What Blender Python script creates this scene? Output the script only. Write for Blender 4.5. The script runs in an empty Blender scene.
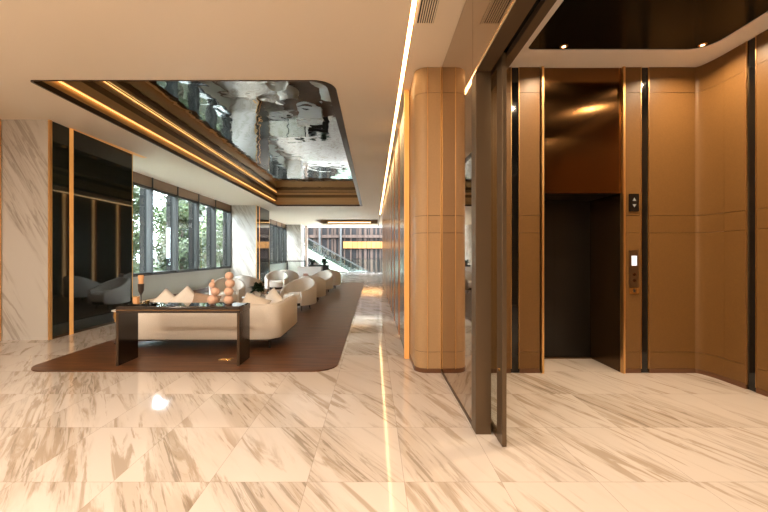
import bpy, bmesh, math, random
from mathutils import Vector, Matrix
random.seed(7)
PI = math.pi
S = bpy.context.scene
C = S.collection

# ------------------------------------------------------------------ camera, world, sun, exposure
cam = bpy.data.cameras.new('camera'); co = bpy.data.objects.new('camera', cam); C.objects.link(co)
cam.sensor_width = 36.0; cam.lens = 36.0*363/768
cam.shift_x = 10.5/768; cam.shift_y = -1.0/768
cam.clip_start = 0.05; cam.clip_end = 500
co.location = (0, 0, 1.4); co.rotation_euler = (PI/2, 0, 0)
S.camera = co
S.view_settings.view_transform = 'Standard'; S.view_settings.look = 'None'
S.view_settings.gamma = 1; S.view_settings.use_curve_mapping = False
S.view_settings.exposure = 0.27

W = bpy.data.worlds.new('sky'); S.world = W; W.use_nodes = True
wn = W.node_tree.nodes; wl = W.node_tree.links
sky = wn.new('ShaderNodeTexSky'); sky.sky_type = 'NISHITA'; sky.sun_disc = False
sky.sun_elevation = math.radians(48); sky.sun_rotation = math.radians(250)
sky.dust_density = 3.0; sky.air_density = 1.0
wmix = wn.new('ShaderNodeMix'); wmix.data_type = 'RGBA'; wmix.inputs[0].default_value = 0.72
wmix.inputs[7].default_value = (5.8, 6.6, 7.3, 1)
wl.new(sky.outputs[0], wmix.inputs[6]); wl.new(wmix.outputs[2], wn['Background'].inputs[0])
wn['Background'].inputs[1].default_value = 3.1

sun = bpy.data.lights.new('sun', 'SUN'); so = bpy.data.objects.new('sun', sun); C.objects.link(so)
sun.energy = 3.0; sun.angle = 0.02; sun.color = (1, .95, .86)
so.rotation_euler = Vector((0.55, 0.35, -1.1)).to_track_quat('-Z', 'Y').to_euler()

WARM = (1.0, 0.80, 0.58)
def area(name, loc, size, power, color=WARM, sy=None, rot=(0, 0, 0), spread=PI):
    l = bpy.data.lights.new(name, 'AREA'); o = bpy.data.objects.new(name, l); C.objects.link(o)
    l.energy = power; l.color = color; l.spread = spread
    if sy: l.shape = 'RECTANGLE'; l.size = size; l.size_y = sy
    else: l.shape = 'DISK'; l.size = size
    o.location = loc; o.rotation_euler = rot
    return o
# added unseen fill lamps over the near hall; rear row bounces onto the ceiling
for x, y, p in ((-5.0, .6, 26), (-2.9, .6, 26), (-0.9, .6, 26), (-5.0, 2.3, 27), (-2.9, 2.3, 27), (-0.9, 2.3, 27), (-5.0, -1.3, 80), (-2.9, -1.3, 80), (-0.9, -1.3, 80)):
    area('hall_fill_light', (x, y, 3.58), .35, p, (1, .84, .67))

# ------------------------------------------------------------------ materials
def nt(name):
    m = bpy.data.materials.new(name); m.use_nodes = True
    return m, m.node_tree.nodes, m.node_tree.links, m.node_tree.nodes['Principled BSDF']
def mat(name, col, rough=.5, metal=0, spec=.5, noise=0, nscale=20, bump=0, stretch=(1, 1, 1), emit=None, estr=0, trans=0, alpha=1, ior=1.5, sheen=0, coat=0):
    m, n, l, b = nt(name)
    b.inputs['Base Color'].default_value = (*col, 1); b.inputs['Roughness'].default_value = rough
    b.inputs['Metallic'].default_value = metal; b.inputs['Specular IOR Level'].default_value = spec
    b.inputs['IOR'].default_value = ior
    if coat: b.inputs['Coat Weight'].default_value = coat; b.inputs['Coat Roughness'].default_value = .05
    if sheen: b.inputs['Sheen Weight'].default_value = sheen
    if trans: b.inputs['Transmission Weight'].default_value = trans
    if alpha < 1: b.inputs['Alpha'].default_value = alpha
    if emit: b.inputs['Emission Color'].default_value = (*emit, 1); b.inputs['Emission Strength'].default_value = estr
    if noise or bump:
        tc = n.new('ShaderNodeTexCoord'); mp = n.new('ShaderNodeMapping'); mp.inputs['Scale'].default_value = stretch
        nz = n.new('ShaderNodeTexNoise'); nz.inputs['Scale'].default_value = nscale; nz.inputs['Detail'].default_value = 4
        l.new(tc.outputs['Object'], mp.inputs[0]); l.new(mp.outputs[0], nz.inputs['Vector'])
        if noise:
            r = n.new('ShaderNodeValToRGB')
            r.color_ramp.elements[0].color = (*[c*(1-noise) for c in col], 1); r.color_ramp.elements[0].position = .3
            r.color_ramp.elements[1].color = (*[min(1, c*(1+noise)) for c in col], 1); r.color_ramp.elements[1].position = .7
            l.new(nz.outputs[0], r.inputs[0]); l.new(r.outputs[0], b.inputs['Base Color'])
        if bump:
            bp = n.new('ShaderNodeBump'); bp.inputs['Strength'].default_value = bump; bp.inputs['Distance'].default_value = .02
            l.new(nz.outputs[0], bp.inputs['Height']); l.new(bp.outputs[0], b.inputs['Normal'])
    return m

def marble(name, base, vein, deep, rot, tile=None, rough=.08, k=1.0, spec=.5, amount=1.0, split=None):
    """veined stone; rot turns the stone's vein direction onto the y axis of the texture"""
    m, n, l, b = nt(name)
    b.inputs['Roughness'].default_value = rough; b.inputs['Specular IOR Level'].default_value = spec
    g = n.new('ShaderNodeNewGeometry'); vec = g.outputs['Position']
    def math_(op, a, bb=None):
        x = n.new('ShaderNodeMath'); x.operation = op
        for i, v in enumerate((a, bb)):
            if v is None: continue
            if isinstance(v, (int, float)): x.inputs[i].default_value = v
            else: l.new(v, x.inputs[i])
        return x.outputs[0]
    line = None
    if tile:
        sp = n.new('ShaderNodeSeparateXYZ'); l.new(vec, sp.inputs[0])
        ax = math_('DIVIDE', math_('SUBTRACT', sp.outputs[0], tile[2]), tile[0]); ay = math_('DIVIDE', math_('SUBTRACT', sp.outputs[1], tile[3]), tile[1])
        cb = n.new('ShaderNodeCombineXYZ'); l.new(math_('FLOOR', ax), cb.inputs[0]); l.new(math_('FLOOR', ay), cb.inputs[1])
        wn_ = n.new('ShaderNodeTexWhiteNoise'); wn_.noise_dimensions = '3D'; l.new(cb.outputs[0], wn_.inputs['Vector'])
        sc = n.new('ShaderNodeVectorMath'); sc.operation = 'SCALE'; l.new(wn_.outputs['Color'], sc.inputs[0]); sc.inputs['Scale'].default_value = tile[4]
        ad = n.new('ShaderNodeVectorMath'); ad.operation = 'ADD'; l.new(vec, ad.inputs[0]); l.new(sc.outputs[0], ad.inputs[1]); vec = ad.outputs[0]
        fx = math_('PINGPONG', ax, .5); fy = math_('PINGPONG', ay, .5)
        gx = math_('LESS_THAN', fx, .0018/tile[0]); gy = math_('LESS_THAN', fy, .0018/tile[1])
        line = math_('MAXIMUM', gx, gy)
    r1 = n.new('ShaderNodeVectorRotate'); r1.rotation_type = 'EULER_XYZ'; r1.inputs['Rotation'].default_value = rot; l.new(vec, r1.inputs['Vector'])
    if split:      # slabs of two batches: their veins run at different angles on the two sides of one joint
        sx_ = n.new('ShaderNodeSeparateXYZ'); l.new(g.outputs['Position'], sx_.inputs[0])
        r1.rotation_type = 'Z_AXIS'
        l.new(math_('ADD', math_('MULTIPLY', math_('GREATER_THAN', sx_.outputs[0], split[0]), split[2]-split[1]), split[1]), r1.inputs['Angle'])
    def veins(scale, sx, sy, p0, p1, dist, det=6):
        mp = n.new('ShaderNodeMapping'); mp.inputs['Scale'].default_value = (sx, sy, sx); l.new(r1.outputs[0], mp.inputs[0])
        z = n.new('ShaderNodeTexNoise'); z.inputs['Scale'].default_value = scale; z.inputs['Detail'].default_value = det
        z.inputs['Distortion'].default_value = dist; z.inputs['Roughness'].default_value = .62
        l.new(mp.outputs[0], z.inputs['Vector'])
        rr = n.new('ShaderNodeMapRange'); rr.interpolation_type = 'SMOOTHSTEP'
        rr.inputs['From Min'].default_value = p0; rr.inputs['From Max'].default_value = p1
        l.new(z.outputs[0], rr.inputs['Value']); return rr.outputs[0]
    broad = veins(1.0*k, 2.2, .24, .47, .63, .6)
    fine = veins(1.0*k, 9.0, .8, .50, .61, 1.0)
    gate = veins(.8*k, 1.2, .4, .40, .54, .3, 2)
    fine = math_('MULTIPLY', fine, gate)
    thin = veins(1.3*k, 20.0, 1.2, .51, .60, 1.4)
    thin = math_('MULTIPLY', thin, broad)
    def mix(f, a, c):
        x = n.new('ShaderNodeMix'); x.data_type = 'RGBA'; l.new(f, x.inputs[0])
        for i, v in ((6, a), (7, c)):
            if isinstance(v, tuple): x.inputs[i].default_value = (*v, 1)
            else: l.new(v, x.inputs[i])
        return x.outputs[2]
    c = mix(math_('MULTIPLY', broad, .75*amount), base, vein)
    c = mix(math_('MULTIPLY', fine, .9*amount), c, deep)
    c = mix(math_('MULTIPLY', thin, .8*amount), c, tuple(x*.6 for x in deep))
    if line is not None: c = mix(math_('MULTIPLY', line, .55), c, tuple(x*.55 for x in vein))
    l.new(c, b.inputs['Base Color'])
    return m

M = {}
M['floor'] = marble('floor_marble', (.655, .595, .55), (.44, .37, .30), (.33, .25, .17), (0, 0, math.radians(-29)), (.60, .709, .19, .112, .6), rough=.07, amount=.72, split=(.19, math.radians(-37), math.radians(-21)))
M['pillar'] = marble('pillar_marble', (.62, .60, .57), (.47, .42, .37), (.26, .21, .17), (0, math.radians(34), 0), None, rough=.16, k=1.15, amount=.55)
# the pillar's veins run diagonally down its front: turn the z axis onto the texture's y axis
for nd in M['pillar'].node_tree.nodes:
    if nd.type == 'VECTOR_ROTATE': nd.inputs['Rotation'].default_value = (math.radians(-90), 0, math.radians(-30))
M['ceiling'] = mat('ceiling_paint', (.88, .77, .625), .45, spec=.35)
M['plaster'] = mat('wall_plaster', (.62, .54, .45), .7)
M['white_ring'] = mat('white_ceiling_paint', (.90, .88, .85), .6)
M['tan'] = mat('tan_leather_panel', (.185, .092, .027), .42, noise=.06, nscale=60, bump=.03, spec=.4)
M['bronze'] = mat('bronze_metal', (.20, .125, .065), .32, metal=.85)
M['dark_bronze'] = mat('dark_bronze_metal', (.085, .055, .034), .3, metal=.7)
M['gold'] = mat('gold_trim_metal', (.86, .54, .23), .36, metal=1)
M['cove'] = mat('cove_bronze', (.60, .40, .20), .38, metal=.6)
M['copper'] = mat('brown_copper_edge', (.36, .17, .07), .3, metal=.7)
M['black'] = mat('black_gloss', (.006, .006, .006), .08, spec=.6)
M['black_ceiling'] = mat('black_gloss_ceiling', (.006, .007, .006), .2, spec=.12)
M['dark_glass'] = mat('dark_tinted_glass', (.010, .014, .013), .035, spec=.5, ior=1.5)
M['bronze_mirror'] = mat('bronze_mirror_glass', (.42, .32, .225), .03, metal=1)
M['post'] = mat('dark_bronze_post', (.15, .105, .065), .38, metal=.7)
M['corridor_panel'] = mat('grey_green_glass_panel', (.075, .062, .045), .24, spec=.45)
M['lift_metal'] = mat('brushed_bronze_sheet', (.20, .10, .038), .16, metal=1, bump=.06, nscale=1.3, stretch=(1.6, 1, .9))
_b = M['lift_metal'].node_tree.nodes['Principled BSDF']; _b.inputs['Anisotropic'].default_value = .85; _b.inputs['Anisotropic Rotation'].default_value = 0
_t = M['lift_metal'].node_tree.nodes.new('ShaderNodeTangent'); _t.direction_type = 'RADIAL'; _t.axis = 'Z'; M['lift_metal'].node_tree.links.new(_t.outputs[0], _b.inputs['Tangent'])
M['lift_dark'] = mat('dark_lift_door', (.013, .011, .009), .3, metal=.3)
M['lift_side'] = mat('lift_reveal_bronze', (.10, .055, .022), .22, metal=.8)
M['skirting'] = mat('skirting_brown', (.14, .06, .025), .4)
M['led'] = mat('warm_led', (1, .8, .5), .5, emit=(1, .63, .28), estr=14)
M['led_soft'] = mat('warm_led_diffuser', (1, .8, .5), .5, emit=(1, .50, .15), estr=1.5)
M['led_cove'] = mat('cove_led', (1, .8, .5), .5, emit=(1, .60, .26), estr=6)
M['lens'] = mat('downlight_lens', (1, .8, .5), .5, emit=(1, .7, .4), estr=12)
M['screen'] = mat('lit_screen', (.8, .85, .9), .4, emit=(.85, .92, 1), estr=.75)
M['rug'] = mat('brown_rug', (.115, .047, .018), .36, noise=.5, nscale=3.0, stretch=(.5, 7, 1), spec=.35)
M['frame'] = mat('window_frame_grey', (.030, .030, .027), .45)
M['fin'] = mat('dark_fin', (.010, .011, .010), .6, spec=.15)
M['blind'] = mat('bronze_header', (.24, .15, .085), .4, metal=.3)
M['sill'] = mat('grey_green_panel', (.42, .43, .38), .5)
def thin_glass(name, tint):
    m = bpy.data.materials.new(name); m.use_nodes = True; n = m.node_tree.nodes; l = m.node_tree.links; n.remove(n['Principled BSDF'])
    t = n.new('ShaderNodeBsdfTransparent'); t.inputs[0].default_value = (*tint, 1)
    g = n.new('ShaderNodeBsdfGlossy'); g.inputs['Roughness'].default_value = .01
    w = n.new('ShaderNodeLayerWeight'); p = n.new('ShaderNodeMath'); p.operation = 'POWER'; p.inputs[1].default_value = 4; l.new(w.outputs['Facing'], p.inputs[0])
    f = n.new('ShaderNodeMath'); f.operation = 'MULTIPLY_ADD'; f.inputs[1].default_value = .5; f.inputs[2].default_value = .03; l.new(p.outputs[0], f.inputs[0])
    x = n.new('ShaderNodeMixShader'); l.new(f.outputs[0], x.inputs[0]); l.new(t.outputs[0], x.inputs[1]); l.new(g.outputs[0], x.inputs[2])
    l.new(x.outputs[0], n['Material Output'].inputs[0]); return m
M['glass'] = thin_glass('clear_glass', (.94, .97, .96)); M['rail_glass'] = thin_glass('rail_glass', (.93, .97, .95))
M['cream'] = mat('cream_upholstery', (.86, .81, .74), .85, noise=.05, nscale=90, bump=.05, sheen=.2)
M['grey_fabric'] = mat('taupe_upholstery', (.64, .58, .51), .8, noise=.06, nscale=90, bump=.05, sheen=.25)
M['seat_fabric'] = mat('ivory_seat_fabric', (.82, .74, .64), .85, noise=.04, nscale=90, sheen=.2)
M['white_fabric'] = mat('white_cushion_fabric', (.90, .87, .83), .9, noise=.03, nscale=60)
M['tan_fabric'] = mat('tan_cushion_fabric', (.45, .33, .25), .85, noise=.06, nscale=60)
M['leg'] = mat('dark_leg', (.03, .02, .015), .3)
M['console'] = mat('dark_walnut_lacquer', (.020, .012, .008), .16, noise=.25, nscale=5, stretch=(1, 8, 8), coat=.15)
M['console_top'] = mat('black_mirror_top', (.012, .010, .009), .03, spec=1, ior=1.8)
M['peach'] = mat('peach_ceramic', (.74, .49, .37), .4, noise=.06, nscale=14)
M['amber'] = mat('amber_glass', (.72, .40, .20), .12, emit=(1, .45, .15), estr=.08)
M['brass'] = mat('brass', (.78, .52, .22), .22, metal=1)
M['leaf'] = mat('houseplant_leaf', (.025, .05, .022), .4)
M['tree_leaf'] = mat('tree_leaf', (.05, .078, .022), .55, noise=.5, nscale=.9)
M['tree_leaf2'] = mat('pale_tree_leaf', (.085, .118, .036), .55, noise=.45, nscale=.9)
M['bark'] = mat('bark', (.10, .075, .05), .9, noise=.3, nscale=12)
M['grass'] = mat('garden_grass', (.045, .055, .026), .9, noise=.4, nscale=3)
M['concrete'] = mat('pale_concrete', (.55, .55, .53), .8)
M['facade'] = mat('brown_facade', (.012, .010, .009), .5, spec=.15)
M['slat'] = mat('brown_facade_slat', (.045, .030, .023), .7, spec=.1, noise=.35, nscale=.35, stretch=(12, 1, .2))
M['pink'] = mat('pinkish_stone', (.62, .50, .44), .6)
M['sign'] = mat('backlit_onyx', (.16, .07, .02), .5, spec=.1, noise=.3, nscale=1.5, emit=(1, .50, .17), estr=.55)
M['ceramic'] = mat('white_ceramic', (.80, .77, .72), .25)
M['flower'] = mat('pale_flower', (.70, .50, .44), .7)
M['planter'] = mat('black_planter', (.02, .02, .02), .4)
M['stone_top'] = mat('white_stone_top', (.78, .74, .68), .15)
# ripple-formed mirror sheet of the ceiling recess
def ripple():
    m, n, l, b = nt('rippled_steel_mirror')
    b.inputs['Base Color'].default_value = (.34, .36, .355, 1); b.inputs['Metallic'].default_value = 1; b.inputs['Roughness'].default_value = .02
    g = n.new('ShaderNodeNewGeometry'); mp = n.new('ShaderNodeMapping'); mp.inputs['Scale'].default_value = (1.0, 1.0, 1)
    z = n.new('ShaderNodeTexNoise'); z.inputs['Scale'].default_value = 2.6; z.inputs['Detail'].default_value = 1.0; z.inputs['Distortion'].default_value = .5
    bp = n.new('ShaderNodeBump'); bp.inputs['Strength'].default_value = .42; bp.inputs['Distance'].default_value = .012
    l.new(g.outputs['Position'], mp.inputs[0]); l.new(mp.outputs[0], z.inputs['Vector']); l.new(z.outputs[0], bp.inputs['Height']); l.new(bp.outputs[0], b.inputs['Normal'])
    return m
M['ripple'] = ripple()

# ------------------------------------------------------------------ mesh helpers
class MB:
    def __init__(s): s.v = []; s.f = []
    def add(s, vs, fs):
        o = len(s.v); s.v += [tuple(p) for p in vs]; s.f += [tuple(i+o for i in f) for f in fs]; return s
    def box(s, x0, x1, y0, y1, z0, z1):
        v = [(x, y, z) for z in (z0, z1) for x, y in ((x0, y0), (x1, y0), (x1, y1), (x0, y1))]
        return s.add(v, [(3, 2, 1, 0), (4, 5, 6, 7), (0, 1, 5, 4), (1, 2, 6, 5), (2, 3, 7, 6), (3, 0, 4, 7)])
    def prism(s, pts, z0, z1):
        n = len(pts); v = [(*p, z0) for p in pts] + [(*p, z1) for p in pts]
        return s.add(v, [tuple(range(n-1, -1, -1)), tuple(range(n, 2*n))] + [(i, (i+1) % n, (i+1) % n+n, i+n) for i in range(n)])
    def prism_y(s, pts, y0, y1):
        n = len(pts); v = [(x, y0, z) for x, z in pts] + [(x, y1, z) for x, z in pts]
        return s.add(v, [tuple(range(n)), tuple(range(2*n-1, n-1, -1))] + [((i+1) % n, i, i+n, (i+1) % n+n) for i in range(n)])
    def lathe(s, prof, n=24, loc=(0, 0, 0), sx=1, sy=1):
        v = []; f = []
        for r, z in prof:
            for i in range(n):
                a = 2*PI*i/n; v.append((loc[0]+r*sx*math.cos(a), loc[1]+r*sy*math.sin(a), loc[2]+z))
        for j in range(len(prof)-1):
            for i in range(n):
                k = (i+1) % n; f.append((j*n+i, j*n+k, (j+1)*n+k, (j+1)*n+i))
        f.append(tuple(range(n-1, -1, -1))); f.append(tuple(range((len(prof)-1)*n, len(prof)*n)))
        return s.add(v, f)
    def ball(s, c, r, n=20, m=12, sz=1):
        return s.lathe([(max(r*math.sin(PI*j/m), r*.02), -r*sz*math.cos(PI*j/m)) for j in range(m+1)], n, c)
    def tube(s, p, q, r0, r1=None, n=10):
        r1 = r0 if r1 is None else r1; p = Vector(p); q = Vector(q); d = (q-p).normalized()
        a = d.orthogonal().normalized(); b = d.cross(a); v = []
        for c, r in ((p, r0), (q, r1)):
            for i in range(n): t = 2*PI*i/n; v.append(c+a*r*math.cos(t)+b*r*math.sin(t))
        return s.add(v, [(i, (i+1) % n, (i+1) % n+n, i+n) for i in range(n)]+[tuple(range(n-1, -1, -1)), tuple(range(n, 2*n))])
    def build(s, name, m, parent=None, smooth=False, bevel=0, sub=0):
        me = bpy.data.meshes.new(name); me.from_pydata(s.v, [], s.f); me.update()
        bm = bmesh.new(); bm.from_mesh(me); bmesh.ops.recalc_face_normals(bm, faces=bm.faces); bm.to_mesh(me); bm.free()
        o = bpy.data.objects.new(name, me); C.objects.link(o); me.materials.append(M[m] if isinstance(m, str) else m)
        if smooth:
            for p in me.polygons: p.use_smooth = True
            if smooth != 'all': me.set_sharp_from_angle(angle=math.radians(40))
        if bevel:
            b = o.modifiers.new('bevel', 'BEVEL'); b.width = bevel; b.segments = 2; b.limit_method = 'ANGLE'
        if sub:
            b = o.modifiers.new('sub', 'SUBSURF'); b.levels = sub; b.render_levels = sub
        if parent:
            o.parent = parent
        return o
def thing(name, label, cat, loc=(0, 0, 0), rz=0, group=None):
    o = bpy.data.objects.new(name, None); C.objects.link(o); o.location = loc; o.rotation_euler = (0, 0, rz); o.empty_display_size = .1
    o['label'] = label; o['category'] = cat
    if group: o['group'] = group
    return o
def tag(o, label, cat, group=None, kind=None):
    o['label'] = label; o['category'] = cat
    if group: o['group'] = group
    if kind: o['kind'] = kind
    return o
def struct(name, mb=None, m=None, label=None, cat=None, **k):
    if mb is None:
        o = bpy.data.objects.new(name, None); C.objects.link(o); o.empty_display_size = .1
    else: o = mb.build(name, m, **k)
    o['kind'] = 'structure'
    if label: o['label'] = label; o['category'] = cat
    return o
def dup(root, loc, rz, label, group=None):
    r = root.copy(); C.objects.link(r); r.location = loc; r.rotation_euler = (0, 0, rz); r['label'] = label
    if group: r['group'] = group
    for ch in list(root.children):
        c = ch.copy(); C.objects.link(c); c.parent = r
        for g in ch.children:
            d = g.copy(); C.objects.link(d); d.parent = c
    return r
def rrect(x0, x1, y0, y1, r, n=8):
    """rounded rectangle outline; r is one radius or four (left-near, right-near, right-far, left-far)"""
    r = r if isinstance(r, (tuple, list)) else (r,)*4; pts = []
    for (cx, cy, sx, sy, a), q in zip(((x0, y0, 1, 1, PI), (x1, y0, -1, 1, 1.5*PI), (x1, y1, -1, -1, 0), (x0, y1, 1, -1, .5*PI)), r):
        if q <= 0: pts.append((cx, cy)); continue
        for i in range(n+1):
            t = a+PI/2*i/n; pts.append((cx+sx*q+q*math.cos(t), cy+sy*q+q*math.sin(t)))
    return pts
def slab(outer, holes, z0, z1, mb=None):
    """flat slab with holes, z0..z1, as an MB"""
    mb = mb or MB(); bm = bmesh.new(); loops = []
    for pts in [outer]+holes:
        vs = [bm.verts.new((*p, 0)) for p in pts]; loops.append(len(vs))
        for i in range(len(vs)): bm.edges.new((vs[i], vs[(i+1) % len(vs)]))
    bmesh.ops.triangle_fill(bm, use_beauty=True, edges=bm.edges[:])
    bm.verts.ensure_lookup_table(); bm.verts.index_update()
    vv = [v.co.copy() for v in bm.verts]; ff = [[v.index for v in f.verts] for f in bm.faces]; n = len(vv)
    bm.free()
    v = [(p.x, p.y, z0) for p in vv]+[(p.x, p.y, z1) for p in vv]; f = [tuple(t) for t in ff]+[tuple(i+n for i in t) for t in ff]
    o = 0
    for c in loops:
        f += [(o+i, o+(i+1) % c, o+(i+1) % c+n, o+i+n) for i in range(c)]; o += c
    return mb.add(v, f)
def shell(path, rim, base, thick, zin):
    """upholstered wall following an open path (outer face); rim is a height per point"""
    mb = MB(); n = len(path); rows = []
    for i, (x, y) in enumerate(path):
        a = Vector(path[max(i-1, 0)]); b = Vector(path[min(i+1, n-1)]); t = (b-a).normalized(); nn = Vector((-t.y, t.x))   # towards the inside
        p = Vector((x, y)); h = rim[i]; row = []
        rr = thick/2
        for off, z in ((.02, base), (0, base+.03), (0, h-rr), (rr*.29, h-rr*.29), (rr, h), (thick-rr*.29, h-rr*.29), (thick, h-rr), (thick, zin), (thick, base)):
            q = p+nn*off; row.append((q.x, q.y, z))
        rows.append(row)
    k = len(rows[0]); v = [p for r in rows for p in r]; f = []
    for i in range(n-1):
        for j in range(k):
            j2 = (j+1) % k; f.append((i*k+j, i*k+j2, (i+1)*k+j2, (i+1)*k+j))
    f.append(tuple(range(k))); f.append(tuple((n-1)*k+j for j in range(k-1, -1, -1)))
    return mb.add(v, f)
def cushion_mb(w, d, t, n=14, corner=.06):
    mb = MB(); v = []; f = []
    for side in (1, -1):
        for j in range(n+1):
            for i in range(n+1):
                u = -1+2*i/n; w_ = -1+2*j/n
                e = ((1-u**4)*(1-w_**4))**.5
                pin = 1-corner*(1-abs(w_)**3)*abs(u)**3; pin2 = 1-corner*(1-abs(u)**3)*abs(w_)**3
                v.append((u*w/2*pin, w_*d/2*pin2, side*t/2*e))
    q = (n+1)*(n+1)
    for s in range(2):
        for j in range(n):
            for i in range(n):
                a = s*q+j*(n+1)+i; f.append((a, a+1, a+n+2, a+n+1))
    return mb.add(v, f)
def weld(o):
    bm = bmesh.new(); bm.from_mesh(o.data); bmesh.ops.remove_doubles(bm, verts=bm.verts, dist=1e-4)
    bmesh.ops.recalc_face_normals(bm, faces=bm.faces); bm.to_mesh(o.data); bm.free(); return o

CZ = 3.63                       # ceiling height
# ================================================================== structure
struct('floor', MB().box(-6.6, 4.3, -3.2, 29.6, -.25, 0), 'floor', 'cream marble floor with brown diagonal veins in polished tiles', 'floor')
REC = (-4.40, -.50, 4.626, 16.5)
REC2 = (-3.8, .29, 22.8, 26.4)
hole1 = rrect(*REC, (.05, .28, .06, .06)); hole2 = rrect(*REC2, (.5, .02, .02, .5))
mainc = slab([(-6.6, -3.2), (.33, -3.2), (.33, 29.6), (-6.6, 29.6)], [hole1, hole2], CZ, CZ+.07)
struct('ceiling', mainc, 'ceiling', 'smooth cream painted ceiling with a long rectangular recess', 'ceiling')
struct('ceiling_corridor', MB().box(.39, .93, -3.2, 4.98, CZ, CZ+.07).box(.39, .93, 4.98, 29.6, CZ, CZ+.07), 'ceiling', 'cream ceiling strip between the light line and the bronze column', 'ceiling')
struct('sky_block_roof', MB().box(-6.8, 4.4, -3.3, 29.7, 4.45, 4.6), 'concrete')  # unseen slab added above the ceiling to keep sky light out
struct('wall_left', MB().box(-6.6, -6.17, -3.2, 5.95, 0, CZ), 'plaster')
struct('sky_block_wall', MB().box(3.9, 4.2, 5.31, 29.6, 0, CZ).box(.95, 3.9, 5.31, 5.4, 0, CZ), 'plaster')  # unseen wall added so bright sky doesn't show in window reflections
struct('ceiling_far', MB().box(.94, 3.9, 5.4, 29.6, CZ, CZ+.07), 'ceiling')
struct('trim_1', MB().box(-6.17, -6.11, 5.90, 5.96, 0, CZ), 'gold', 'slim gold edge trim beside the nearest marble pillar', 'trim')
struct('wall_front', MB().box(-6.6, 4.3, -3.4, -3.2, -.2, 4.45), 'plaster')
# ---- ceiling recess: lip, three steps, rippled mirror
rec = struct('trim_2', label='stepped bronze edge of the ceiling recess above the lounge', cat='ceiling recess')
def ring(inn, r, z0, z1, grow=.5):
    return slab(rrect(REC[0]-grow, REC[1]+grow, REC[2]-grow, REC[3]+grow, 0), [rrect(REC[0]+inn[0], REC[1]-inn[1], REC[2]+inn[2], REC[3]-inn[3], r)], z0, z1)
lipo = hole1; lipi = rrect(REC[0]+.03, REC[1]-.11, REC[2]+.01, REC[3]-.03, (.04, .22, .04, .05))
slab(lipo, [lipi], CZ-.012, CZ+.06).build('lip', 'dark_bronze', rec)
ring((-.07, -.06, -.06, -.07), .05, CZ+.071, 3.86).build('cove_wall', 'cove', rec)
ring((.0, .0, .0, .0), .04, 3.86, 4.01).build('cove_step', 'cove', rec)
ring((-.03, -.02, -.02, -.03), .04, 4.01, 4.14).build('dark_step', 'bronze', rec)
ring((.015, .01, .01, .015), .04, 4.14, 4.235).build('cove_step', 'cove', rec)
MB().box(REC[0]-.4, REC[1]+.4, REC[2]-.4, REC[3]+.4, 4.246, 4.28).build('rippled_mirror', 'ripple', rec)
led = MB().box(REC[0]-.06, REC[0]-.02, REC[2]+.1, REC[3]-.1, 3.850, 3.859)
led.build('light_strip', 'led_soft', rec)
MB().box(REC[0]+.016, REC[0]+.026, REC[2]+.15, REC[3]-.1, 4.215, 4.232).build('light_strip', 'led_soft', rec)
# ---- far recess
rec2 = struct('trim_3', label='second bronze edged ceiling recess at the far end of the lounge', cat='ceiling recess')
slab(rrect(REC2[0]-.3, REC2[1]+.3, REC2[2]-.3, REC2[3]+.3, 0), [hole2], CZ+.071, 4.1).build('recess_wall', 'blind', rec2)
MB().box(REC2[0]-.3, REC2[1]+.3, REC2[2]-.3, REC2[3]+.3, 4.1, 4.15).build('recess_top', 'dark_bronze', rec2)
MB().box(REC2[0]+.5, REC2[1]-.5, REC2[3]-.02, REC2[3]-.005, 3.75, 3.79).build('light_strip', 'led_cove', rec2)
# ---- linear light slot along the corridor
ll = thing('linear_ceiling_light', 'long warm line of light set in the ceiling along the corridor', 'ceiling light', (.36, 0, CZ))
MB().box(-.02, .02, -3.0, 20.0, -.001, .045).build('diffuser', 'led', ll)
MB().box(-.03, -.020, -3.0, 20.0, .002, .07).box(.020, .03, -3.0, 20.0, .002, .07).build('housing', 'gold', ll)
# ---- left side: marble pillars with dark glass flanks and windows between
XW = -6.45
M['gold_lit'] = mat('lit_gold_post', (.83, .45, .16), .3, metal=.6, emit=(1, .42, .10), estr=.35)
def pillar(y, label, glabel, xr, ylen, full):
    p = thing('marble_pillar', label, 'pillar', (-5.9, y, 0), 0, 'marble pillars between the windows')
    MB().box(-.55 if full else -.6, xr+5.9-.035, 0, ylen, 0, CZ).build('shaft', 'pillar', p)
    if glabel is None: return
    g = thing('glass_wall_panel', glabel, 'wall panel', (xr, y, 0), 0, 'dark glass panels on the pillar sides')
    def gy(a, b, z0, z1, nm, m, t=.03): return MB().box(-t, 0, a, b, z0, z1).build(nm, m, g)
    k = ylen/2.06
    gy(.0, .045*k, 0, CZ, 'gold_edge', 'gold', .034)
    gy(.05*k, .38*k, .04, CZ-.01, 'glass', 'dark_glass', .02)
    MB().box(-.03, .004, .385*k, .465*k, 0, CZ).build('light_post', 'gold_lit', g)
    gy(.47*k, 2.03*k, .04, CZ-.01, 'glass', 'dark_glass', .02)
    gy(2.035*k, 2.06*k, 0, CZ, 'gold_edge', 'gold', .034)
    MB().box(-.03, -.005, .05*k, 2.03*k, 0, .04).build('plinth', 'dark_bronze', g)
    if full: MB().add([(.0, .42, CZ-.002), (.0, 2.1, CZ-.002), (.04, 2.35, CZ-.002), (.14, 2.35, CZ-.002), (.03, .42, CZ-.002)], [(0, 1, 2, 3, 4)]).build('light_slot', 'gold_lit', g)
pillar(5.98, 'white marble pillar with grey brown veins, nearest at the left edge', 'black glass panel with lit gold post on the nearest pillar side', -5.33, 2.06, True)
pillar(16.3, 'pale marble pillar behind the lounge chairs, between the two window rows', 'narrow dark glass panel beside the middle marble pillar', -5.25, 2.0, False)
pillar(26.6, 'farthest pale marble pillar by the glass railing', None, -5.30, 1.2, False)
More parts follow.
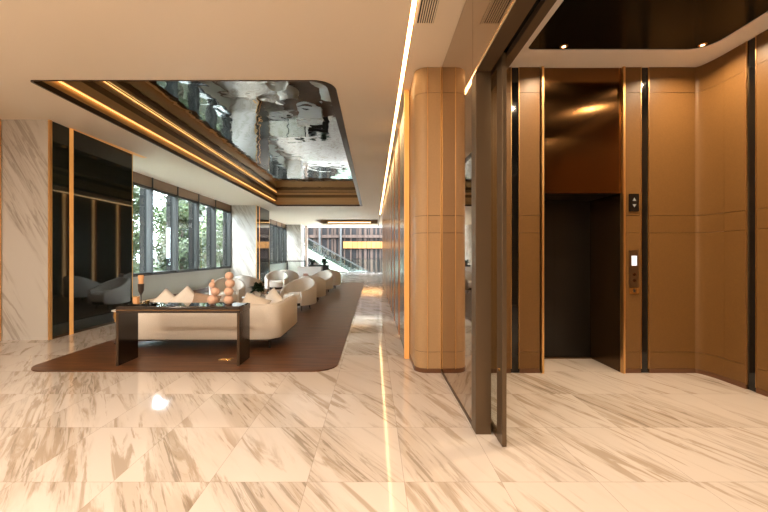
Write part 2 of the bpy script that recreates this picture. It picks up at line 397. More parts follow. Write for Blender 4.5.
# ---- window wall
def window(i, y0, y1):
    w = struct(f'window_{i}', label=f'tall grey framed window, number {i} from the nearest pillar', cat='window')
    fr = MB().box(XW-.10, XW+.03, y1-.05, y1+.0, .82, 3.34).box(XW-.10, XW+.02, y0, y1, .82, .90).box(XW-.10, XW+.01, y0, y1, 3.30, 3.36).box(XW-.10, XW+.01, y0, y0+.03, .82, 3.34)
    fr.build('window_frame', 'frame', w)
    MB().box(XW-.31, XW-.10, y1-.035, y1-.005, .82, 3.34).build('fin', 'fin', w)
    MB().box(XW-.06, XW-.048, y0+.02, y1-.05, .9, 3.31).build('pane', 'glass', w)
    MB().box(XW+.03, XW+.075, y1-.04, y1-.005, .85, CZ).build('post', 'frame', w)
    return w
ys = [8.05, 9.10, 10.52, 11.88, 13.30, 14.72, 16.3]
for i in range(6): window(i+1, ys[i], ys[i+1])
ys2 = [18.3, 19.8, 21.2, 22.6, 24.0, 25.3, 26.6]
for i in range(6): window(i+7, ys2[i], ys2[i+1])
for k, (a, b) in enumerate(((8.05, 16.3), (18.3, 26.6))):
    struct(f'wall_window_{k+1}', MB().box(XW-.12, XW+.02, a, b, 0, .82), 'sill', 'grey green panel wall below the windows', 'wall')
    struct(f'trim_{4+k}', MB().box(XW-.12, XW+.05, a, b, 3.36, CZ), 'blind', 'bronze header above the windows', 'trim')
    struct(f'baseboard_window_{k+1}', MB().box(XW+.02, XW+.035, a, b, 0, .14), 'skirting', 'brown baseboard under the windows', 'baseboard')
    struct(f'trim_{6+k}', MB().box(XW-.02, XW+.07, a, b, .82, .85), 'frame', 'grey sill ledge along the windows', 'trim')
struct('trim_8', MB().box(-5.28, -5.08, 27.9, 28.1, 0, CZ), 'pink', 'pinkish vertical mullion at the far end of the lounge', 'trim')

# ---- corridor wall on the right
struct('wall_corridor', MB().box(.52, .95, 5.02, 19.2, 0, CZ), 'dark_bronze')
cw = bpy.data.objects['wall_corridor']
yy = 5.04; pitch = 1.36
while yy < 18.5:
    MB().box(.443, .50, yy, yy+1.12, .02, CZ-.02).build('panel', 'corridor_panel', cw)
    MB().box(.437, .50, yy-.04, yy, .0, CZ-.02).build('edge_trim', 'copper', cw)
    MB().box(.47, .50, yy+1.16, yy+pitch-.07, .0, CZ-.02).build('light_strip', 'led_soft', cw)
    yy += pitch
# ---- bronze clad column
colm = thing('clad_column', 'rounded tan leather column with gold seams between corridor and lobby', 'column', (.497, 4.307, 0))
def colprof(g):
    r = .145; pts = [(g, .70)]
    for i in range(13):
        t = PI+PI/2*i/12; pts.append((r+(r-g)*math.cos(t), r+(r-g)*math.sin(t)))
    pts += [(.308, g), (.308, .70)]
    return pts
RAILS = (.05, .249, 1.663, 1.867, 3.327, CZ)
cm = MB()
for a, b in zip(RAILS[:-1], RAILS[1:]): cm.prism(colprof(0), a+.003, b-.003)
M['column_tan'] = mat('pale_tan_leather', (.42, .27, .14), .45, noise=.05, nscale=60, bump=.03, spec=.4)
cm.build('cladding', 'column_tan', colm, smooth=True)
MB().prism(colprof(.006), .05, CZ).build('core', 'dark_bronze', colm, smooth=True)
MB().prism(colprof(-.004), 0, .05).build('plinth', 'skirting', colm, smooth=True)
MB().box(.143, .149, -.006, .004, .05, CZ)  .box(.300, .308, -.006, .004, .05, CZ).build('gold_seam', 'gold', colm)
lp = thing('light_profile', 'warm glowing vertical strip tucked behind the rounded column', 'light', (.452, 4.90, 0))
MB().box(-.03, .03, 0, .035, .0, CZ-.003).build('diffuser', 'gold_lit', lp)
MB().box(-.034, .034, .035, .05, 0, CZ-.003).build('housing', 'gold', lp)
# ---- mirror wall and the sliding door of the lobby
struct('wall_middle', MB().box(.82, .93, 2.96, 5.02, 0, CZ).box(.82, .97, -3.2, 2.84, 2.9, CZ), 'dark_bronze')
mg = thing('bronze_mirror_panel', 'tall bronze mirror panel beside the rounded column', 'mirror', (.808, 2.96, 0), 0, 'bronze mirror panels')
MB().box(0, .010, -.004, 1.345, .03, CZ-.005).build('mirror', 'bronze_mirror', mg)
MB().box(-.005, .012, 0, 1.345, 0, .03).build('bottom_rail', 'dark_bronze', mg)
mg2 = thing('bronze_mirror_panel', 'bronze mirror panel high above the doorway header, under the ceiling vent', 'mirror', (.808, -3.2, 2.852), 0, 'bronze mirror panels')
MB().box(0, .010, 0, 6.152, 0, CZ-2.857).build('mirror', 'bronze_mirror', mg2)
d1 = struct('door_1', label='bronze framed sliding doorway into the lift lobby', cat='door')
MB().box(.797, .918, 2.83, 2.955, 0, 2.83).build('post', 'post', d1, bevel=.003)
MB().box(.80, .915, -3.2, 2.83, 2.83, 2.85).box(.82, .915, -3.2, 2.83, 2.85, 2.9).build('header', 'post', d1)
MB().box(.915, .968, -3.2, 2.955, 2.875, 2.9).build('track', 'black', d1)
MB().box(.968, 1.03, -3.2, 4.2, 2.83, 3.0).build('header', 'post', d1)
lf = MB().box(.934, .966, 2.633, 2.75, .008, 2.87).build('leaf', 'post', d1, bevel=.002)
MB().box(.944, .956, 2.75, 4.2, .06, 2.82).build('leaf_glass', 'glass', lf)
MB().box(.938, .962, 2.75, 4.2, .008, .06).box(.938, .962, 2.75, 4.2, 2.82, 2.87).box(.938, .962, 4.2, 4.26, .008, 2.87).build('leaf_rail', 'bronze', lf)
MB().lathe([(.012, 0), (.012, .006)], 16).build('lock', 'brass', lf).matrix_local = Matrix.Translation((.934, 2.69, .55)) @ Matrix.Rotation(-PI/2, 4, 'Y')

# ---- lift lobby walls
YL = 4.307
wb = struct('wall_back', MB().box(.95, 1.985, YL+.022, 5.3, 0, CZ).box(2.968, 4.1, YL+.022, 5.3, 0, CZ).box(1.985, 2.968, 5.1, 5.3, 0, CZ).box(1.985, 2.968, YL+.3, 5.1, 2.3, CZ), 'black', 'tan leather wall panels with black strips around the lift', 'wall')
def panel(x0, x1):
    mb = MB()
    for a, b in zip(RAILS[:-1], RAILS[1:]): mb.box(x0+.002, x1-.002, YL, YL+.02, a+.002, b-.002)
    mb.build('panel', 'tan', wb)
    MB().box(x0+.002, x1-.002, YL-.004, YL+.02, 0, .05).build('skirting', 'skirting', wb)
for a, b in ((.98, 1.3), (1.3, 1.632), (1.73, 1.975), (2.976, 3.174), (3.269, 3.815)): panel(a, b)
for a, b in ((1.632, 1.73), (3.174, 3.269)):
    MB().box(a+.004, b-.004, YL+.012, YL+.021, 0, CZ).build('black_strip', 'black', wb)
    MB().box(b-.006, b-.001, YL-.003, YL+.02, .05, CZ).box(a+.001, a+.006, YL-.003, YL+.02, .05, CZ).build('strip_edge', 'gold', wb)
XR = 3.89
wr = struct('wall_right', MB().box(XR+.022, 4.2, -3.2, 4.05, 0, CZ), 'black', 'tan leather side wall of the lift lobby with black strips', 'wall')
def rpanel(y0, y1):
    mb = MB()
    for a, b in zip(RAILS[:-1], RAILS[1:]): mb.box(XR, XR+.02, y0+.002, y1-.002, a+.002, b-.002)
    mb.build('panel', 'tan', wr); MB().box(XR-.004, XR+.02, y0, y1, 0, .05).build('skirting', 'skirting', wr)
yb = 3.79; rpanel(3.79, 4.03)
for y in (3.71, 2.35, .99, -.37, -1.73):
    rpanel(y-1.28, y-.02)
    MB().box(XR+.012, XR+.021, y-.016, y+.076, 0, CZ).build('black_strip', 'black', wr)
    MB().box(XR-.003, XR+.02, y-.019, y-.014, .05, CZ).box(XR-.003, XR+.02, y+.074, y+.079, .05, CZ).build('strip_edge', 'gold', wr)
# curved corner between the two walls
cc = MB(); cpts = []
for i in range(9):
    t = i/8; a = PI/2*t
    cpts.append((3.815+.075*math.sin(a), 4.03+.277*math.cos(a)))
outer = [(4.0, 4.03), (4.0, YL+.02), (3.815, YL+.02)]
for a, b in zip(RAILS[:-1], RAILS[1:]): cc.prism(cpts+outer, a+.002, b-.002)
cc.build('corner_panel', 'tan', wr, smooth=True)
MB().prism([(x-.004, y-.004) for x, y in cpts]+outer, 0, .05).build('skirting', 'skirting', wr, smooth=True)
# lobby ceiling
inset = rrect(1.665, 3.62, -1.5, 3.95, (.12, .12, .22, .06))
struct('ceiling_lobby', slab([(1.59, -3.2), (4.1, -3.2), (4.1, YL+.03), (1.59, YL+.03)], [inset], CZ, CZ+.07), 'white_ring', 'white ceiling border with rounded corner around the black lobby ceiling', 'ceiling')
struct('ceiling_inset', slab(inset, [], CZ+.008, CZ+.03), 'black_ceiling', 'glossy black inset of the lobby ceiling', 'ceiling')
struct('ceiling_soffit', MB().box(.93, 1.588, -3.2, YL+.03, CZ, CZ+.05), 'bronze', 'bronze soffit strip beside the white lobby ceiling border', 'ceiling')

# ================================================================== lift
lift = thing('lift', 'lift entrance with dark doors and glossy bronze panel above', 'lift', (2.477, YL, 0))
MB().box(-.462, .470, .012, .03, 2.135, CZ-.003).build('transom_panel', 'lift_metal', lift)
MB().box(-.49, -.463, -.025, .62, 0, CZ-.003).box(.471, .496, -.025, .03, 0, CZ-.003).build('frame', 'gold', lift)
MB().box(.471, .49, .031, .627, 0, 2.2).build('side_reveal', 'lift_side', lift)
MB().box(-.462, .470, .031, .627, 2.136, 2.2).build('lintel', 'lift_dark', lift)
MB().box(-.462, .0025, .627, .65, .012, 2.2).build('door', 'lift_dark', lift)
MB().box(.0055, .470, .632, .655, .012, 2.2).build('door', 'lift_dark', lift)
MB().box(-.462, .470, .59, .66, 0, .010).build('sill', 'bronze', lift)
call = thing('lift_call_panel', 'bronze lift call panel with a lit white screen', 'call panel', (3.083, YL, 1.2))
MB().box(-.054, .054, -.014, -.001, -.18, .259).build('plate', 'bronze', call, bevel=.002)
MB().box(-.030, .030, -.017, -.0145, .075, .19).build('screen', 'screen', call)
num = MB()
for z in (.15, .11):        # two characters of the floor readout
    num.box(-.010, .010, -.0178, -.0171, z+.012, z+.016).box(-.010, .010, -.0178, -.0171, z-.016, z-.012).box(.007, .010, -.0178, -.0171, z-.012, z+.012)
num.build('readout', 'planter', call)
for z in (-.03, -.10):
    b = MB().lathe([(.017, 0), (.017, .005), (.013, .006)], 20).build('button', 'lift_metal', call, smooth=True); b.matrix_local = Matrix.Translation((0, -.014, z)) @ Matrix.Rotation(PI/2, 4, 'X')
MB().box(-.054, .054, -.018, -.001, -.263, -.186).build('card_reader', 'brass', call, bevel=.002)
MB().box(-.012, .012, -.0195, -.0181, -.24, -.205).build('reader_mark', 'planter', call)
ind = thing('lift_indicator', 'small black lift arrival indicator above the call panel', 'indicator', (3.083, YL, 2.02))
MB().box(-.058, .058, -.016, -.001, -.105, .105).build('plate', 'black', ind, bevel=.002)
M['dim'] = mat('dim_display', (.2, .2, .18), .5, emit=(.8, .75, .65), estr=.12)
im = MB()
im.prism_y([(-.022, .02), (.022, .02), (0, .058)], -.018, -.0165).build('up_arrow', 'dim', ind)
MB().prism_y([(-.022, -.02), (0, -.058), (.022, -.02)], -.018, -.0165).build('down_arrow', 'dim', ind)
for x, y, lab in ((2.04, 3.89, 'small recessed downlight in the black lobby ceiling above the lift'), (3.50, 3.86, 'recessed downlight in the black lobby ceiling near the rounded corner'),
                  (2.10, 3.12, 'recessed downlight in the black lobby ceiling, left side nearer the camera'), (3.30, 3.12, 'recessed downlight in the black lobby ceiling, right side nearer the camera'),
                  (2.10, 1.5, 'recessed downlight in the black lobby ceiling, left side beside the camera'), (3.30, 1.5, 'recessed downlight in the black lobby ceiling, right side beside the camera')):
    dl = thing('downlight', lab, 'ceiling light', (x, y, CZ+.008), 0, 'lobby downlights')
    MB().lathe([(.040, 0), (.040, -.006), (.020, -.008), (.020, 0)], 24).build('trim_ring', 'gold', dl, smooth=True)
    MB().lathe([(.018, -.003), (.018, -.0045)], 20).build('lens', 'lens', dl)
    area('lobby_light', (x, y, CZ-.004), .07, 16.5, (1, .74, .48), spread=math.radians(150))

# ================================================================== ceiling vent
vent = thing('ceiling_vent', 'slotted ceiling air vent beside the light line', 'vent', (.40, 2.35, CZ))
MB().box(0, .19, 0, .02, -.012, .004).box(0, .19, 1.135, 1.155, -.012, .004).box(0, .016, .02, 1.135, -.012, .004).box(.174, .19, .02, 1.135, -.012, .004).build('frame', 'ceiling', vent)
MB().box(.016, .174, .02, 1.135, -.003, -.001).build('backing', 'planter', vent)
for i in range(7):
    x = .032+i*.0212; MB().box(x, x+.010, .02, 1.135, -.012, -.0035).build('slat', 'ceiling', vent)

# ================================================================== rug and console
rug = slab(rrect(-4.27, -.45, 4.344, 18.15, (.30, .30, .1, .1), 10), [], .001, .014).build('rug', 'rug'); tag(rug, 'long dark brown rug under the lounge furniture', 'rug')
con = thing('console_table', 'dark glossy console table with slab legs behind the cream sofa', 'table', (-2.445, 4.716, .014))
MB().box(-.775, .775, -.185, .205, .66, .736).build('table_top', 'console', con, bevel=.006)
MB().box(-.755, .755, -.165, .19, .736, .742).build('glass_top', 'console_top', con, bevel=.002)
MB().box(-.775, .775, -.189, -.186, .690, .703).build('metal_band', 'bronze', con)
for s in (-1, 1):
    x = -.755 if s < 0 else .755
    lg = MB().box(x-.015, x+.015, -.178, .20, 0, .66).build('leg', 'console', con, bevel=.004)
    MB().box(x-.015, x+.015, -.184, -.1782, 0, .66).build('leg_edge', 'dark_bronze', lg)
fb = thing('floor_outlet', 'small brass floor outlet plate on the rug under the console', 'outlet', (-1.96, 4.82, .014))
MB().box(-.085, .085, -.05, .05, 0, .005).build('plate', 'brass', fb, bevel=.002)
MB().box(-.06, .06, -.03, .03, .005, .007).build('lid', 'gold', fb)
RZ = .015
sd = thing('side_table', 'small brass drum side table peeking out left of the console', 'table', (-3.97, 5.75, RZ))
MB().lathe([(.13, .50), (.15, .505), (.15, .52), (.02, .522)], 28).build('table_top', 'white_fabric', sd, smooth=True)
MB().lathe([(.05, .30), (.11, .34), (.13, .42), (.12, .50)], 28).build('drum', 'brass', sd, smooth=True)
MB().lathe([(.12, 0), (.12, .012), (.018, .02), (.016, .30)], 24).build('stem', 'leg', sd, smooth=True)
# ---- sculptures
TZ = .757
def sculpture(loc, balls, label):
    t = thing('ball_sculpture', label, 'sculpture', loc, 0, 'stacked ball sculptures')
    z = 0
    for dx, r in balls:
        MB().ball((dx, 0, z+r*.97), r, 22, 14, .97).build('ball', 'peach', t, smooth='all'); z += r*1.78
    return t
sculpture((-2.085, 4.70, TZ-.002), ((0, .066), (.035, .056), (-.005, .040), (.004, .022)), 'shorter peach sculpture of stacked balls on the dark console')
sculpture((-1.885, 4.72, TZ-.002), ((0, .062), (.004, .060), (.018, .060), (.008, .052)), 'taller peach sculpture of stacked balls on the dark console')
# ---- tray with candle holder
tr = MB().lathe([(.15, 0), (.172, .004), (.178, .018), (.170, .018), (.160, .008), (.02, .007)], 40, sy=.62).build('tray', 'black', smooth=True)
tr.location = (-2.985, 4.715, TZ); tag(tr, 'oval black tray at the left end of the console', 'tray')
ch = thing('candle_holder', 'dark goblet candle holder with amber glass on the black tray', 'candle holder', (-3.02, 4.715, TZ+.008))
MB().lathe([(.035, 0), (.035, .006), (.010, .014)], 24).build('foot', 'brass', ch, smooth=True)
MB().lathe([(.008, .010), (.007, .06), (.010, .12), (.022, .14)], 16).build('stem', 'leg', ch, smooth=True)
MB().lathe([(.018, .135), (.034, .17), (.038, .262), (.034, .262), (.030, .18), (.004, .15)], 24).build('bowl', 'leg', ch, smooth=True)
MB().lathe([(.028, .19), (.028, .30), (.036, .355), (.030, .372), (.022, .352)], 24).build('amber_glass', 'amber', ch, smooth=True)
ab = thing('amber_box', 'small amber block on the black tray beside the candle holder', 'box', (-3.085, 4.72, TZ+.008))
MB().box(-.028, .028, -.028, .028, 0, .09).build('body', 'amber', ab, bevel=.006); MB().box(-.03, .03, -.03, .03, .09, .10).build('lid', 'brass', ab, bevel=.002)
bb = thing('brass_bowl', 'tiny brass cup on the black tray', 'cup', (-2.93, 4.70, TZ+.008))
MB().lathe([(.014, 0), (.026, .018), (.030, .045), (.027, .045), (.02, .018), (.002, .01)], 24).build('cup', 'brass', bb, smooth=True)

# ================================================================== sofa
RZ = .015
sofa = thing('sofa', 'cream curved lounge sofa seen from behind, next to the console', 'sofa', (-2.55, 5.90, RZ))
L, Dp, r = 1.17, .62, .24
path = [(-L, .66)]
for i in range(11):
    t = PI+PI/2*i/10; path.append((-L+r+r*math.cos(t), -Dp+r+r*math.sin(t)))
for i in range(1, 8): path.append((-L+r+(2*L-2*r)*i/8, -Dp))
for i in range(11):
    t = 1.5*PI+PI/2*i/10; path.append((L-r+r*math.cos(t), -Dp+r+r*math.sin(t)))
path.append((L, .3)); path.append((L, .66))
shell(path, [.665]*len(path), .15, .15, .2).build('back_shell', 'cream', sofa, smooth=True)
slab(rrect(-L+.03, L-.03, -Dp+.03, .62, .18), [], .13, .24).build('base', 'leg', sofa)
for x0, x1 in ((-1.01, -.005), (.005, 1.01)):
    slab(rrect(x0, x1, -.46, .66, .05), [], .245, .43).build('seat_cushion', 'seat_fabric', sofa, bevel=.03, smooth=True)
for x in (-1.0, 1.0):
    for y in (-.48, .5):
        MB().tube((x, y, 0), (x, y, .14), .016, .022).build('leg', 'leg', sofa)
def cushion(loc, rot, w, h, t, m, label):
    o = weld(cushion_mb(w, h, t).build('cushion', m, smooth='all')); o.location = loc; o.rotation_euler = rot
    return tag(o, label, 'cushion', 'cushions on the cream sofa')
cushion((-3.20, 5.59, .62), (math.radians(70), math.radians(40), 0), .40, .40, .15, 'white_fabric', 'leftmost white cushion propped on its corner on the sofa')
cushion((-2.90, 5.62, .645), (math.radians(70), math.radians(44), 0), .42, .42, .15, 'white_fabric', 'white cushion standing between white and tan cushions on the sofa')
cushion((-2.60, 5.59, .61), (math.radians(68), math.radians(8), .1), .42, .40, .14, 'tan_fabric', 'tan cushion leaning on the sofa back')
cushion((-1.86, 5.62, .585), (math.radians(66), math.radians(18), -.15), .44, .40, .15, 'seat_fabric', 'cream cushion in the right half of the sofa')
cushion((-1.66, 5.95, .60), (math.radians(66), math.radians(24), -.9), .44, .42, .15, 'white_fabric', 'pale cushion leaning on the right sofa arm')

# ================================================================== tub chairs
def make_chair(label):
    t = thing('tub_chair', label, 'chair', (0, 0, 0), 0, 'tub chairs around the lounge tables')
    N = 40; path = []; rim = []
    for i in range(N+1):
        a = -1+2*i/N; th = PI+a*math.radians(138)
        x = .45*math.cos(th); y = .44*math.sin(th)
        if x > .1: x = .1+(x-.1)*1.15
        path.append((x, y)); rim.append(.50+.29*(.5+.5*math.cos(a*PI))**.8)
    shell(path, rim, .15, .085, .22).build('back_shell', 'grey_fabric', t, smooth=True)
    seat = MB(); prof = [(.30, .20), (.355, .22), (.365, .36), (.35, .40), (.30, .425), (.15, .435), (.01, .437)]
    seat.lathe(prof, 32, (.06, 0, 0)); seat.build('seat', 'seat_fabric', t, smooth=True)
    MB().lathe([(.33, .13), (.36, .15), (.36, .20)], 32, (.02, 0, 0)).build('base', 'leg', t, smooth=True)
    for k in range(4):
        a = PI/4+k*PI/2; MB().tube((.29*math.cos(a), .29*math.sin(a), 0), (.26*math.cos(a), .26*math.sin(a), .14), .012, .02).build('leg', 'leg', t)
    return t
spots = [((-1.90, 9.25), 250, 'front right tub chair facing the sofa, its seat turned to the camera'),
         ((-1.88, 10.95), 95, 'tub chair turned away, partly hidden behind the front right tub chair'),
         ((-1.93, 13.4), 252, 'second row tub chair at the right, with its seat turned to the camera'),
         ((-1.80, 15.1), 95, 'rearmost tub chair at the right, by the marble walkway'),
         ((-3.80, 9.45), 288, 'pale tub chair behind the sculptures, below the window sill'),
         ((-3.78, 10.95), 85, 'tub chair turned away, at the left behind the dark plant'),
         ((-3.62, 13.6), 280, 'tub chair in front of the middle pillar glass panel'),
         ((-3.58, 15.2), 85, 'rearmost tub chair at the left, half hidden by its neighbour')]
chair0 = make_chair(spots[0][2])
for i, ((x, y), a, lab) in enumerate(spots):
    if i == 0: chair0.location = (x, y, RZ); chair0.rotation_euler = (0, 0, math.radians(a))
    else: dup(chair0, (x, y, RZ), math.radians(a), lab)
# ---- low tables
def low_table(loc, label):
    t = thing('lounge_table', label, 'table', loc, 0, 'round lounge tables')
    MB().lathe([(.36, .46), (.38, .47), (.38, .485), (.37, .49)], 40).build('table_top', 'stone_top', t, smooth=True)
    MB().lathe([(.035, .02), (.03, .25), (.04, .46)], 20).build('stem', 'brass', t, smooth=True)
    MB().lathe([(.20, 0), (.20, .012), (.04, .022)], 32).build('foot', 'brass', t, smooth=True)
    return t
t1 = low_table((-2.45, 7.85, RZ), 'round stone topped table carrying the dark plant behind the sofa')
t2 = low_table((-2.28, 12.1, RZ), 'round stone topped table with pale flowers in the second group')
def leafy(mb, c, n, ln, up):
    for i in range(n):
        a = random.uniform(0, 2*PI); e = random.uniform(up, 1.3); l = ln*random.uniform(.6, 1.1); w = l*.20
        d = Vector((math.cos(a)*math.cos(e), math.sin(a)*math.cos(e), math.sin(e))); s = Vector((-math.sin(a), math.cos(a), 0))
        p = Vector(c); m1 = p+d*l*.5; tip = p+d*l+Vector((0, 0, -l*.25)); nrm = s.cross(d)*.01
        mb.add([p, m1+s*w+nrm, tip, m1-s*w+nrm, m1-nrm*.5], [(0, 1, 4), (1, 2, 4), (2, 3, 4), (3, 0, 4)])
    return mb
def plant(name, loc, pot, leafm, n, ln, label, up=.1, ph=.16, pr=.06):
    t = thing(name, label, 'plant', loc)
    MB().lathe([(pr*.7, 0), (pr, ph*.4), (pr*.9, ph), (pr*.75, ph), (pr*.7, ph*.85), (.005, ph*.8)], 24).build('pot', pot, t, smooth=True)
    leafy(MB(), (0, 0, ph*.85), n, ln, up).build('foliage', leafm, t)
    return t
tz = RZ+.49
plant('potted_plant', (-2.50, 7.85, tz), 'ceramic', 'leaf', 90, .24, 'dark leafy plant in a white vase on the front lounge table', -.1, .17, .075)
plant('flower_vase', (-2.26, 12.1, tz), 'ceramic', 'flower', 60, .22, 'pale flowers in a white vase on the second lounge table', 0, .16, .06)
for k, (dx, dy, lab) in enumerate(((.20, -.22, 'white tea cup nearest the sofa on the front lounge table'), (.29, .0, 'white tea cup at the right edge of the front lounge table'), (-.14, -.24, 'white tea cup below the dark plant on the front lounge table'))):
    t = thing('tea_cup', lab, 'cup', (-2.45+dx, 7.85+dy, tz), k*1.3, 'cups on the front lounge table')
    MB().lathe([(.03, 0), (.055, .004), (.06, .010), (.03, .008)], 24).build('saucer', 'ceramic', t, smooth=True)
    MB().lathe([(.022, .009), (.034, .03), (.042, .065), (.038, .065), (.03, .03), (.003, .015)], 24).build('bowl', 'ceramic', t, smooth=True)
    MB().tube((.038, 0, .025), (.06, 0, .035), .005).tube((.06, 0, .033), (.058, 0, .052), .005).tube((.06, 0, .052), (.04, 0, .055), .005).build('handle', 'ceramic', t)
bk = thing('tea_pot', 'black and white tea pot beside the cups on the front lounge table', 'tea pot', (-2.26, 8.05, tz))
MB().lathe([(.04, 0), (.07, .03), (.075, .07), (.05, .11), (.03, .12)], 24).build('body', 'ceramic', bk, smooth=True)
MB().lathe([(.045, .11), (.03, .125), (.008, .13), (.012, .145), (.003, .15)], 20).build('lid', 'leg', bk, smooth=True)
MB().tube((.06, 0, .05), (.12, 0, .10), .014, .009).build('spout', 'ceramic', bk); MB().tube((-.07, 0, .03), (-.11, 0, .06), .008).tube((-.11, 0, .06), (-.06, 0, .10), .008).build('handle', 'leg', bk)
# ---- far end of the lounge
wbx = thing('white_cabinet', 'low white cabinet at the far end of the rug', 'cabinet', (-3.02, 17.3, RZ))
MB().box(-.55, .55, -.22, .22, .06, .80).build('body', 'ceramic', wbx, bevel=.01); MB().box(-.58, .58, -.24, .24, .80, .83).build('top', 'stone_top', wbx, bevel=.005); MB().box(-.5, .5, -.18, .18, 0, .06).build('plinth', 'leg', wbx)
pl = thing('planter', 'black planter box behind the far cabinet', 'planter', (-2.78, 18.45, 0))
MB().box(-.50, .50, -.14, .14, 0, .86).box(-.52, .52, -.16, .16, .86, .90).build('box', 'planter', pl, bevel=.006)
plant('potted_plant', (-3.1, 18.45, .90), 'planter', 'leaf', 60, .30, 'small dark plant at the left end of the black planter', .2, .10, .08)
plant('potted_plant', (-2.5, 18.45, .90), 'planter', 'leaf', 80, .34, 'larger dark plant at the right end of the black planter', .1, .10, .09)

def railing(x0, x1, y, label, post):
    t = thing('glass_railing', label, 'railing', ((x0+x1)/2, y, 0)); h = (x1-x0)/2
    MB().box(-h, h, -.008, .008, .06, 1.04).build('pane', 'rail_glass', t)
    MB().box(-h, h, -.03, .03, 1.06, 1.11).build('handrail', 'frame', t); MB().box(-h, h, -.04, .04, 0, .05).build('base_rail', 'frame', t)
    n = max(2, int(2*h/post)+1)
    for i in range(n):
        x = -h+.03+(2*h-.06)*i/(n-1); MB().box(x-.02, x+.02, -.025, .025, .05, 1.06).build('post', 'frame', t)
railing(-6.3, 3.9, 29.3, 'glass railing along the far floor edge', 1.7)
railing(-5.4, -3.5, 18.75, 'short glass railing behind the left tub chairs', .95)

# ================================================================== atrium beyond the railing
struct('floor_atrium', MB().box(-14, 8, 29.7, 40, -5.2, -5), 'concrete')
fc = struct('wall_far', MB().box(-14, 8, 38.3, 38.6, -5, 9), 'facade', 'dark brown slatted facade across the atrium', 'wall')
sl = MB(); x = -9.2
while x < 6:
    w = random.choice((.10, .16, .22, .3)); sl.box(x, x+w, 38.3-random.uniform(.05, .2), 38.3, -5, 6); x += w+random.choice((.08, .14, .25, .5))
sl.build('slats', 'slat', fc)
MB().box(-9, 6, 37.9, 38.25, 3.2, 3.5).build('floor_band', 'slat', fc)
mm = MB()
for x in (-7.2, -5.6, -3.4): mm.box(x-.09, x+.09, 37.7, 37.9, -5, 6)
mm.build('mullions', 'frame', fc)
sg = thing('lit_sign_band', 'glowing amber band on the far brown facade', 'sign', (-.9, 37.99, 2.45))
MB().box(-2.3, 3.2, -.1, .1, -.38, .38).build('box', 'dark_bronze', sg)
for i in range(11): MB().box(-2.25+i*.49, -1.80+i*.49, -.16, -.1, -.34, .34).build('lit_panel', 'sign', sg)
esc = thing('escalator', 'escalator with pale green glass sides crossing the atrium', 'escalator', (-4, 34, 0))
def par(y0, y1, lo, hi): return MB().prism_y([(-3.6, 3.4+lo), (3.6, -.55+lo), (3.6, -.55+hi), (-3.6, 3.4+hi)], y0, y1)
M['esc'] = mat('pale_green_panel', (.26, .31, .23), .4)
par(-.7, .7, -1.3, -.55).build('truss', 'esc', esc); par(-.7, -.66, -.55, .3).build('glass_side', 'rail_glass', esc); par(.66, .7, -.55, .3).build('glass_side', 'rail_glass', esc)
par(-.73, -.63, .3, .38).build('handrail', 'frame', esc); par(.63, .73, .3, .38).build('handrail', 'frame', esc)
st = MB()
for i in range(20):
    u = i/20; st.box(-3.6+7.2*u, -3.6+7.2*(u+.06), -.6, .6, 3.4-3.95*u-.6, 3.4-3.95*u-.42)
st.build('steps', 'frame', esc)

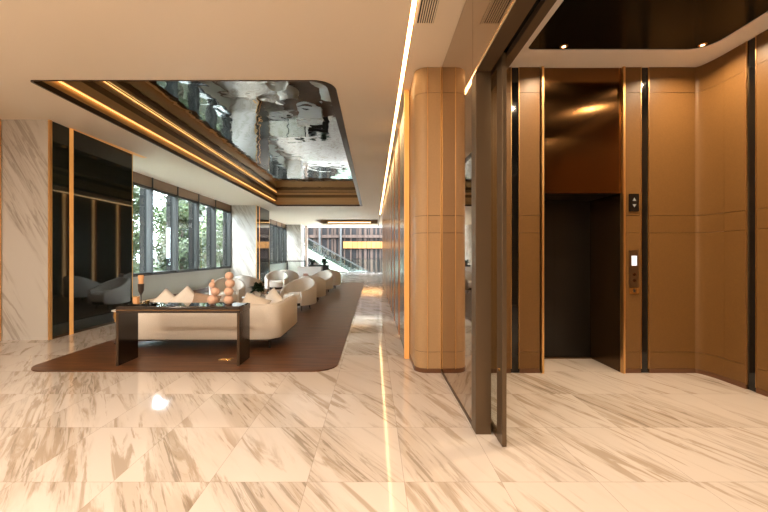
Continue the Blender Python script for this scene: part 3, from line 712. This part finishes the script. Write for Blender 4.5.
# ================================================================== garden outside the windows
struct('ground', MB().box(-60, -6.75, -10, 80, -.45, -.3), 'grass')
struct('path', MB().box(-8.0, -6.75, 5, 34, -.3, -.24), 'concrete')  # pale strip added to bounce daylight up onto the lounge ceiling
def make_tree(seed, h, leaves, leafm, label):
    rnd = random.Random(seed); t = thing('tree', label, 'tree', (0, 0, -.3), 0, 'trees outside the windows')
    tk = MB(); tk.tube((0, 0, 0), (.05, .03, h*.45), .09, .06)
    for k in range(7):
        a = rnd.uniform(0, 6.28); z = h*rnd.uniform(.22, .5); tk.tube((.03, .02, z), (math.cos(a)*.8, math.sin(a)*.8, z+h*.28), .035, .012, 6)
    tk.build('trunk', 'bark', t, smooth=True)
    fm = MB(); cl = [(rnd.gauss(0, .42), rnd.gauss(0, .42), h*rnd.uniform(.12, .98), rnd.uniform(.35, .65)) for _ in range(34)]
    for i in range(leaves):
        cx, cy, cz, cr = rnd.choice(cl)
        d = Vector((rnd.gauss(0, 1), rnd.gauss(0, 1), rnd.gauss(0, .8))).normalized()*cr*rnd.random()**.4
        p = Vector((cx, cy, cz))+d
        a = Vector((rnd.gauss(0, 1), rnd.gauss(0, 1), rnd.gauss(0, .6))).normalized(); b = a.orthogonal().normalized()
        l = rnd.uniform(.10, .21); w = l*.42
        fm.add([p, p+a*l*.5+b*w, p+a*l, p+a*l*.5-b*w], [(0, 1, 2, 3)])
    fm.build('foliage', leafm, t); return t
pa = make_tree(1, 4.6, 3600, 'tree_leaf', 'x'); pb = make_tree(2, 4.0, 3200, 'tree_leaf2', 'x'); pc = make_tree(3, 5.2, 3800, 'tree_leaf', 'x')
tr_spots = [(-8.5, 12.0), (-10.2, 14.8), (-8.6, 16.3), (-10.1, 18.6), (-8.7, 21.0), (-9.3, 23.6), (-9.0, 26.6), (-9.6, 31), (-12.0, 17.0), (-12.2, 21.5), (-12.5, 27.0), (-8.5, 9.0)]
words_ = ['second', 'third', 'fourth', 'fifth', 'sixth', 'seventh', 'eighth', 'ninth', 'tenth']
for i, (x, y) in enumerate(tr_spots):
    src = (pa, pb, pc)[i % 3]; tone = ('green', 'pale green', 'tall green')[i % 3]
    if x < -11: lab = f'{tone} tree in the back row of the garden, {("nearest", "middle", "farthest")[i-8]} one along the windows'
    elif i == 11: lab = 'green leafy tree outside the window nearest the black glass panel'
    else: lab = f'{tone} leafy tree close outside the windows, {words_[i]} from the near end'
    if i < 3: src.location = (x, y, -.3); src['label'] = lab; src.rotation_euler = (0, 0, i)
    else: dup(src, (x, y, -.3), i*1.7, lab)
bd = thing('building', 'grey louvred building seen beyond the garden trees', 'building', (-20.5, 44, -.3))
MB().box(-3, 3, 0, 6, 0, 12).build('body', 'sill', bd)
lv = MB()
for i in range(16): lv.box(-3.1, 3.1, -.4, 0, .4+i*.75, .6+i*.75)
lv.build('louvres', 'frame', bd)
